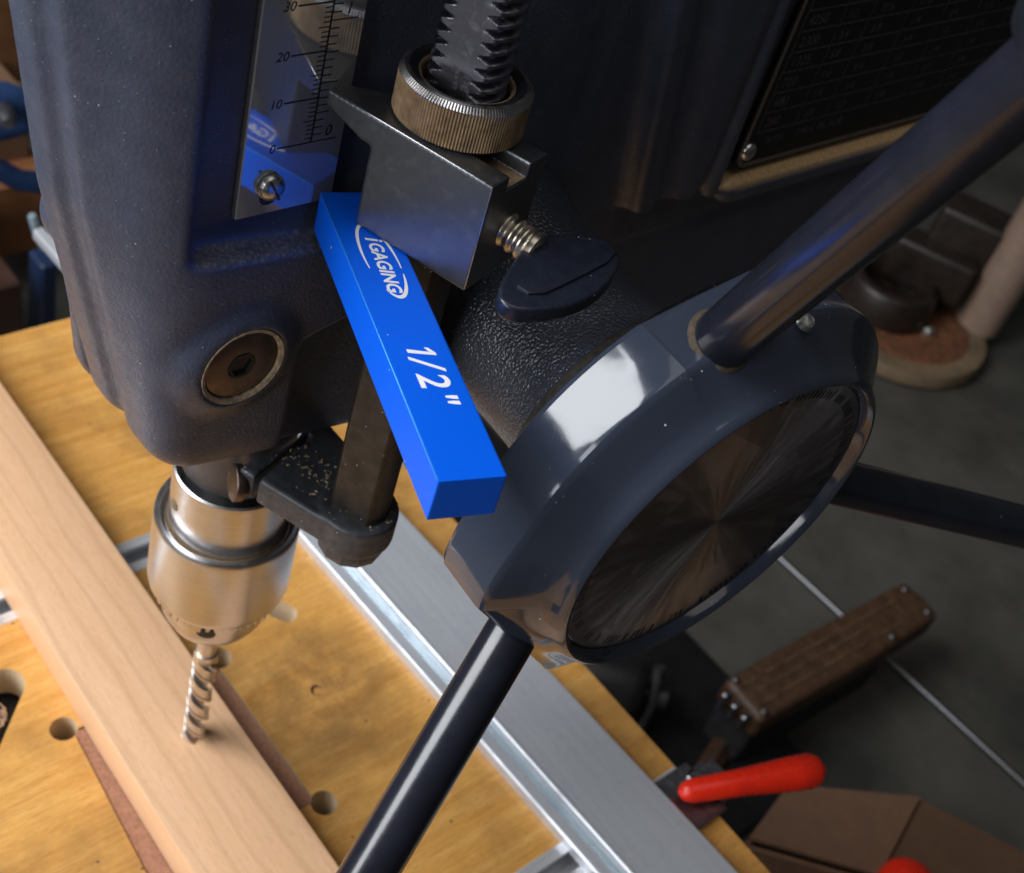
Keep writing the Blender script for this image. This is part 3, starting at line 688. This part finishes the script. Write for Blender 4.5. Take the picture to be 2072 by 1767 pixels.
# the insert opening merges with its four finger holes
def opening():
    P = []
    def arc(cx, cy, r, a0, a1, n=18): return [(cx+r*math.cos(math.radians(a0+(a1-a0)*k/n)), cy+r*math.sin(math.radians(a0+(a1-a0)*k/n))) for k in range(n+1)]
    x0, y0, x1, y1 = -3.95, -3.66, 4.65, 3.74; yl = -4.26; r = .62; q = .28; k_ = math.degrees(math.acos(q/r)); 
    P += arc(x1+q, y1+q, r, 270-(90-k_)-90+0, 0, 1)[:0]
    P += arc(x1+q, y1+q, r, -90-math.degrees(math.asin(q/r)), 180+math.degrees(math.asin(q/r)))       # upper right
    P += arc(x0-q, y1+q, r, 0-math.degrees(math.asin(q/r)), 270+math.degrees(math.asin(q/r)))
    P += arc(x0-q, y0-q, r, 90-math.degrees(math.asin(q/r)), 360+math.degrees(math.asin(q/r)))
    P += arc(x1+q, yl-q, r, 180-math.degrees(math.asin(q/r)), 450+math.degrees(math.asin(q/r)))
    return P
def slot_loop(ax, ay, bx, by, r, n=12):
    a = math.atan2(by-ay, bx-ax); P = []
    for k in range(n+1): t = a-math.pi/2+math.pi*k/n; P.append((bx+r*math.cos(t), by+r*math.sin(t)))
    for k in range(n+1): t = a+math.pi/2+math.pi*k/n; P.append((ax+r*math.cos(t), ay+r*math.sin(t)))
    return P
slots = [slot_loop(-7.15, 7.1, -4.95, 8.35, .55), slot_loop(-5.2, -7.5, -7.6, -5.15, .92)]
main = plate_with_holes([(-29.6, -32), (36, -32), (36, 20.2), (-29.6, 20.2)], [opening()]+slots, -1.9, 0)
main2 = None
# the track grooves are routed right through the sheet's upper layer: cut the sheet by building it from strips
bm = bmesh.new(); bm.from_mesh(main)
for x in (*tr_l, *tr_r):
    geo = bm.verts[:]+bm.edges[:]+bm.faces[:]
    bmesh.ops.bisect_plane(bm, geom=geo, plane_co=(x*CM, 0, 0), plane_no=(1, 0, 0))
kill = [f for f in bm.faces if any(a*CM < f.calc_center_median().x < b*CM for a, b in (tr_l, tr_r)) and abs(f.normal.z) > .5 and f.calc_center_median().z > -.001]
bmesh.ops.delete(bm, geom=kill, context='FACES'); bm.to_mesh(main); bm.free()
put('plywood_top', main, M['ply'], tb, smooth=False)
for (a, b) in (tr_l, tr_r):
    lipw = .58
    poly = [(a, -1.2), (b, -1.2), (b, .03), (b-lipw, .03), (b-lipw, -.22), (b-.14, -.22), (b-.14, -1.06), (a+.14, -1.06), (a+.14, -.22), (a+lipw, -.22), (a+lipw, .03), (a, .03)]
    fr = (np.array([0, 0, 0.]), np.array([1., 0, 0]), np.array([0, 0, 1.]), np.array([0, -1., 0]))
    put('track', bevel(prism(poly, fr, -20.15, 31.9).mesh(), .03, 1), M['alu2'], tb, smooth=False)
ins = plate_with_holes([(-3.88, -3.50), (-3.80, -3.60), (4.48, -4.20), (4.58, -4.1), (4.58, 3.6), (4.5, 3.67), (-3.8, 3.67), (-3.88, 3.6)], [], -.9, -.10)
put('insert', ins, M['mdf'], tb, smooth=False)
put('shelf_below', box((-10, -9, -3.2), (10, 12, -2.2)).mesh(), M['dark'], tb)
# knot mark in the ply
kp = pt(645, 1400, 'Z', 0)
put('knot', text_mesh([], (np.array([kp[0], kp[1], 0]), np.array([1., 0, 0]), np.array([0, 1., 0]), ez), .006, arc_band(0, 0, .36, .28, .3, 95, 275, .03, .16)), simple('burnt_knot', (.055, .012, .008), .5), tb)
# shavings in the left slot
mb = MB()
for k in range(26):
    cx, cy = -6.6+random.gauss(0, .6), -6.2+random.gauss(0, .6); r = .15+.25*random.random(); a0 = random.random()*6; z = -1.3+random.random()*.9
    pth = [(cx+r*math.cos(a0+t), cy+r*math.sin(a0+t), z+.12*t*random.random()) for t in np.linspace(0, 2.5+random.random()*2, 10)]
    tube(pth, [.02+.03*math.sin(math.pi*i/9) for i in range(10)], 5, mb)
sv = put('wood_shavings', mb.mesh(), simple('shavings', (.48, .29, .17), .8, 0, .5, 6), smooth=True, loc=(-7.2, -6.4, -1.9)); sv['kind'] = 'stuff'; tag(sv, 'curled wood shavings lying in the left slot of the plywood table', 'shavings')

# ------------------------------------------------------------------ beech board
bd = put('beech_board', bevel(prism([(-42, 2.38), (-42, -2.60), (5.35, -3.30), (30, -3.66), (30, 1.72), (8.3, 1.95)], (np.zeros(3), np.array([1., 0, 0]), np.array([0, 1., 0]), ez), .012, 2.1).mesh(), .10, 2), M['beech'], loc=(-8, 0, 0), smooth=35)
tag(bd, 'pale beech board lying across the plywood table under the drill bit', 'board')

# ------------------------------------------------------------------ fence
FA = math.radians(2.2); fx = np.array([math.cos(FA), math.sin(FA), 0]); fy = np.array([-math.sin(FA), math.cos(FA), 0]); fo = np.array([-9.35, 11.42, .008])
fn = thing('fence', 'long silver aluminium fence extrusion clamped along the back of the table', 'fence', (6, 13, 0))
FR = (fo, fy, ez, fx)       # profile in (y, z), extruded along x
pf = [(0, 0), (0, .55), (.08, .66), (.62, .70), (.66, .66), (.66, .30), (1.16, .30), (1.16, .86), (1.22, .93), (1.34, .95), (1.40, .90), (5.62, .90), (5.70, .82), (5.70, 0)]
put('extrusion', bevel(prism(pf, FR, -28, 45).mesh(), .02, 1), M['alu'], fn, smooth=False)
put('groove_strip', prism([(.68, .305), (1.14, .305), (1.14, .335), (.68, .335)], FR, -28, 45).mesh(), M['alu_dark'], fn, smooth=False)

# ------------------------------------------------------------------ red handled clamp at the table's back edge
cp = thing('toggle_clamp', 'grey toggle clamp with red vinyl handle at the back edge of the table', 'clamp', (13.6, 19.6, 0))
put('bracket', bevel(box((12.6, 18.2, .02), (15.6, 20.6, .45), box((13.0, 20.22, -3.0), (15.2, 21.4, .45))).mesh(), .06, 1), M['grey_metal'], cp, smooth=False)
put('pivot_arm', bevel(box((13.3, 19.6, .46), (14.6, 21.6, 1.0)).mesh(), .08, 1), M['grey_metal'], cp, smooth=False)
h0 = pt(1385, 1603, 'Z', 1.2); h1 = pt(1652, 1558, 'Z', 1.6); hv = h1-h0; hl = np.linalg.norm(hv)
put('red_handle', lathe([(.1, -.3), (.40, -.1), (.58, .3), (.66, hl*.4), (.86, hl*.8), (.88, hl*.95), (.72, hl*1.0), (.40, hl*1.01), (.36, hl*1.04), (.2, hl*1.06)], axframe(h0, hv), 32).mesh(), M['red'], cp, smooth=45)

# ------------------------------------------------------------------ background
# rear pole with a round foot
pc = pt(1818, 640, 'Z', FZ+2); pl = thing('pole_stand', 'tan steel pole on a round rusty foot standing on the floor behind the drill press', 'stand', (pc[0], pc[1], FZ))
PFR = lambda dx, dy: (np.array([pc[0]+dx, pc[1]+dy, FZ+.01]), np.array([1., 0, 0]), np.array([0, 1., 0]), ez)
put('round_foot', lathe([(12.4, 0), (13.0, .4), (13.0, 1.6), (12.7, 2.2), (8.6, 2.3), (8.3, 2.0), (0, 2.0)], PFR(0, 0), 64).mesh(), M['tan2'], pl, smooth=40)
put('rust_patch', lathe([(10.4, 2.21), (10.0, 2.4), (7.9, 2.45), (0, 2.3)], PFR(0, 0), 48).mesh(), M['rust'], pl, smooth=40)
put('pole', lathe([(3.3, 2), (3.3, 120)], PFR(6.2, 11.0), 40).mesh(), M['tan'], pl, smooth=40)
dbi = simple('dark_brown_iron', (.016, .010, .007), .42, 0, .5, .5, .3, 1.5, .1)
put('socket', lathe([(6.4, 2.2), (6.6, 2.8), (6.3, 6.6), (5.9, 7.2), (4.9, 7.3), (4.5, 6.6), (4.3, 4.0), (0, 3.6)], PFR(-2.6, -1.0), 40).mesh(), dbi, pl, smooth=60)
mb = MB(); rot_ = math.radians(24); cx_ = np.array([math.cos(rot_), math.sin(rot_), 0]); cy_ = np.array([-math.sin(rot_), math.cos(rot_), 0])
for (dx, dy, z0_, z1_, w_, l_) in ((-1.6, 5.0, 5, 11.5, 5.8, 2.6), (.2, 10.6, 5, 16.5, 6.2, 3.4)):
    prism([(-w_, -l_), (w_, -l_), (w_, l_), (-w_, l_)], (np.array([pc[0]+dx, pc[1]+dy, FZ]), cx_, cy_, ez), z0_, z1_, mb)
put('clamp_collar', bevel(mb.mesh(), .8, 3), dbi, pl, smooth=40)
bp = pt(1880, 668, 'Z', FZ+3)
put('foot_bolt', lathe([(.9, 2.1), (.9, 3.0), (.4, 3.4), (0, 3.5)], (np.array([bp[0], bp[1], FZ]), np.array([1., 0, 0]), np.array([0, 1., 0]), ez), 6).mesh(), M['screw'], pl, smooth=False)

# steel rod on the floor
ra = pt(1560, 1113, 'Z', FZ+.4); rb = pt(2140, 1650, 'Z', FZ+.4)
o = put('steel_rod', tube([ra, (ra+rb)/2, rb], .36, 14).mesh(), steel('floor_rod', (.20, .20, .21), .4), loc=(ra+rb)/2-ez*.4, smooth=40); tag(o, 'thin bare steel rod lying on the grey concrete floor', 'rod')
# brown rack bar with metal corner studs
b0 = pt(1505, 1415, 'Z', FZ+9); b1 = pt(1862, 1212, 'Z', FZ+9); bv = b1-b0; bl_ = np.linalg.norm(bv); bx = bv/bl_; by = np.cross(ez, bx)
rk = thing('wooden_bar', 'worn brown wooden bar with metal studs and prongs lying across the dark floor', 'wooden bar', ((b0+b1)/2*np.array([1, 1, 0])+ez*FZ))
fr = (b0, bx, by, ez)
put('bar', bevel(prism([(0, -2.55), (bl_*.5, -2.75), (bl_+.4, -2.4), (bl_+.9, 0), (bl_+.4, 2.5), (bl_*.4, 2.65), (0, 2.5)], fr, -3.2, -.05).mesh(), .7, 3), M['brown'], rk, smooth=50)
mb = MB()
for y, x0_, x1_ in ((-1.1, .8, bl_*.82), (.05, 2, bl_*.7), (1.15, .6, bl_*.9)):
    prism([(x0_, y-.16), (x1_, y-.12), (x1_, y+.12), (x0_, y+.16)], fr, -.06, .06, mb)
put('inlay_strip', mb.mesh(), simple('worn_strip', (.085, .05, .028), .45, 0, .6, .6), rk, smooth=False)
for x, y in ((.8, -1.9), (.8, 1.9), (bl_-.6, -1.5), (bl_-.6, 1.6), (bl_*.74, -1.9)):
    put('stud', lathe([(.40, -.1), (.40, .05), (.25, .25), (0, .3)], (b0+bx*x+by*y, bx, by, ez), 16).mesh(), steel('dull_stud', (.16, .15, .15), .45), rk, smooth=50)
for y in (-1.5, -.2, 1.1):
    put('metal_prong', bevel(prism([(-1.0, y), (.2, y), (.2, y+.5), (-1.0, y+.5)], fr, -2.6, -.5).mesh(), .12, 1), M['grey_metal'], rk, smooth=False)
put('base_frame', bevel(prism([(.5, -2.2), (bl_*.8, -2.0), (bl_*.8, 2.0), (.5, 2.2)], fr, -8.95, -3.2).mesh(), .3, 1), M['dark'], rk, smooth=40)

# cardboard box, open, with flaps
cz = -24.0
q = [pt(1512, 1700, 'Z', cz), pt(1592, 1592, 'Z', cz), pt(1858, 1617, 'Z', cz), pt(1776, 1775, 'Z', cz)]
cb = thing('cardboard_box', 'open brown cardboard box with spread flaps on the floor behind the table', 'box', np.array([16, 46, FZ]))
def panel(pts, th=.35):
    pts = [np.array(p) for p in pts]; n_ = np.cross(pts[1]-pts[0], pts[2]-pts[0]); n_ /= np.linalg.norm(n_); k = len(pts)
    return mesh([*pts, *[p-n_*th for p in pts]], [tuple(range(k)), tuple(range(2*k-1, k-1, -1))]+[(i, i+k, (i+1) % k+k, (i+1) % k) for i in range(k)])
put('flap', panel(q), M['card'], cb)
e_ = q[2]; f_ = q[3]; far = pt(2150, 1765, 'Z', cz-4); far2 = pt(2100, 1900, 'Z', cz-4)
put('flap', panel([e_+np.array([.3, .3, 0]), f_+np.array([.3, -.3, 0]), f_+np.array([8, -6, -9]), far2, far]), M['card'], cb)
def down(p): return np.array([p[0], p[1], FZ+.05])
for a, b in ((q[0], q[1]), (q[1], q[2]), (q[2], far), (q[0], q[3])):
    a2 = a*1.0; b2 = b*1.0; a2[2] = b2[2] = min(a[2], b[2])-.5
    put('side_panel', panel([a2, b2, down(b2), down(a2)]), M['card'], cb)
rc = pt(1838, 1795, 'Z', cz+1.0)
o = put('red_cap', lathe([(2.0, -2), (2.15, -.5), (2.1, .3), (1.6, 1.0), (.8, 1.35), (0, 1.45)], (rc, np.array([1., 0, 0]), np.array([0, 1., 0]), ez), 40).mesh(), M['red'], loc=rc, smooth=50); tag(o, 'round red plastic cap lying on the open cardboard box flap', 'cap')
# black sheet standing in for floor shade, clutter and pipe under the hub
mp_ = pt(1330, 1390, 'Z', FZ+16)
shade_ = put('floor_shade_sheet', bevel(box((-60, 4, FZ+.01), (9, 66, FZ+1.0)).mesh(), .3, 1), simple('floor_shade_black', (.006, .006, .0065), .85, 0, .4, .4, .3, 1.5, .1, spec=.2), smooth=False, loc=(-20, 36, FZ)); tag(shade_, 'black sheet added to deepen the shade on the floor behind the table', 'mat')
mq = lathe([(3.0, -5), (3.6, -4.4), (3.7, 3.5), (3.1, 4.6), (1.2, 4.8), (1.1, 7), (0, 7.1)], axframe((-9, 50, FZ+5.2), (.75, .55, .1)), 28)
box((-12.5, 46, FZ+1.01), (-5.5, 53, FZ+2.4), mq)
o = put('motor', bevel(mq.mesh(), .12, 1), simple('near_black_iron', (.010, .009, .009), .4, 0, .5, .6), loc=(-9, 50, FZ+1), smooth=40); tag(o, 'dark round motor lying on the shade sheet below the hub', 'motor')
cbl = [np.array([-6+9*math.sin(t*.9)+t*1.2, 44+5.5*math.cos(t*1.3)+t*1.3, FZ+1.5+.3*math.sin(t*2)]) for t in np.linspace(0, 7, 40)]
o = put('cable', tube(cbl, .42, 10).mesh(), simple('dull_cable', (.022, .020, .019), .5, 0, .3, 1), loc=cbl[20], smooth=50); tag(o, 'loose dark cable curled on the shade sheet under the hub', 'cable')
pl0, pl1 = pt(1335, 1350, 'Z', FZ+9), pt(1285, 1490, 'Z', FZ+1.6)
o = put('grey_pipe', tube([pl0, (pl0+pl1)/2+np.array([.4, 0, .6]), pl1], .55, 12).mesh(), simple('dull_grey_pipe', (.035, .031, .030), .5, 0, .3, 1), loc=pl1, smooth=50); tag(o, 'dull grey pipe leaning over the shade sheet behind the table', 'pipe')
sk0, sk1 = pt(1475, 1490, 'Z', FZ+1.5), pt(1375, 1640, 'Z', FZ+1.5)
o = put('brown_stick', bevel(tube([sk0, sk1], 1.2, 4).mesh(), .2, 1), simple('dark_brown_wood', (.045, .020, .011), .6, 0, .4, .5), loc=sk1, smooth=False); tag(o, 'dark brown wooden stick on the floor beneath the red clamp handle', 'stick')
pa = pt(1225, 1410, 'Z', FZ+22); pb = pt(1190, 1560, 'Z', FZ+8)
# left background: shelf, clamps
sx = -62
def up_panel(name, q_, xx, mat, th, label, cat):
    P = [pt(u, v, 'X', xx) for u, v in q_]; ys_ = [p[1] for p in P]; zs_ = [p[2] for p in P]
    o = put(name, bevel(box((xx-th, min(ys_), min(zs_)), (xx, max(ys_), max(zs_))).mesh(), .3, 1), mat, loc=(xx, (min(ys_)+max(ys_))/2, min(zs_)), smooth=False); return tag(o, label, cat)
up_panel('cupboard_side', [(-60, -200), (60, 165)], -95, simple('brown_board', (.20, .09, .035), .6, 0, .3, .3), 6, 'brown wooden cupboard side behind the drill press at the upper left', 'cupboard')
up_panel('cardboard_carton', [(-80, 215), (62, 335)], -88, M['card'], 16, 'tan cardboard carton between two blue clamp bars at the left edge', 'carton')
up_panel('wooden_crate', [(-80, 395), (110, 500)], -84, simple('red_brown_board', (.22, .085, .03), .6, 0, .3, .3), 14, 'red brown wooden crate below the blue clamp at the left edge', 'crate')
up_panel('dark_toolbox', [(-80, 600), (45, 690)], -70, simple('dark_brown_box', (.05, .022, .014), .5, 0, .3, .3), 14, 'dark brown tool box on the floor at the left edge', 'tool box')
up_panel('blue_post', [(84, 540), (114, 700)], -72, simple('dark_blue_paint', (.014, .028, .075), .4, 0, .2, 1), 3, 'dark blue painted post just left of the drill press nose', 'post')
ck = thing('blue_clamp', 'blue iron clamp with two curved bars behind the drill press nose', 'clamp', pt(20, 400, 'X', -78))
for pts_ in ([(-60, 195), (10, 200), (45, 215), (75, 235)], [(-60, 262), (0, 262), (40, 252), (75, 235)], [(-60, 330), (0, 345), (40, 365), (110, 372)]):
    put('bar', tube([pt(u, v, 'X', -78) for u, v in pts_], 1.1 if pts_[0][1] > 200 else 1.6, 14).mesh(), M['blue_paint'], ck, smooth=50)
put('screw_tip', lathe([(.9, 0), (.9, 2), (.5, 3)], axframe(pt(8, 225, 'X', -76), (1, -.3, .2)), 16).mesh(), M['grey_metal'], ck, smooth=40)
o = put('pale_lever', bevel(tube([pt(64, 436, 'X', -60), pt(76, 462, 'X', -60), pt(92, 500, 'X', -60)], [.35, .55, .55], 10).mesh(), .05, 1), M['pale'], loc=pt(76, 462, 'X', -60), smooth=40); tag(o, 'pale blue grey lever sticking out behind the drill press nose', 'lever')
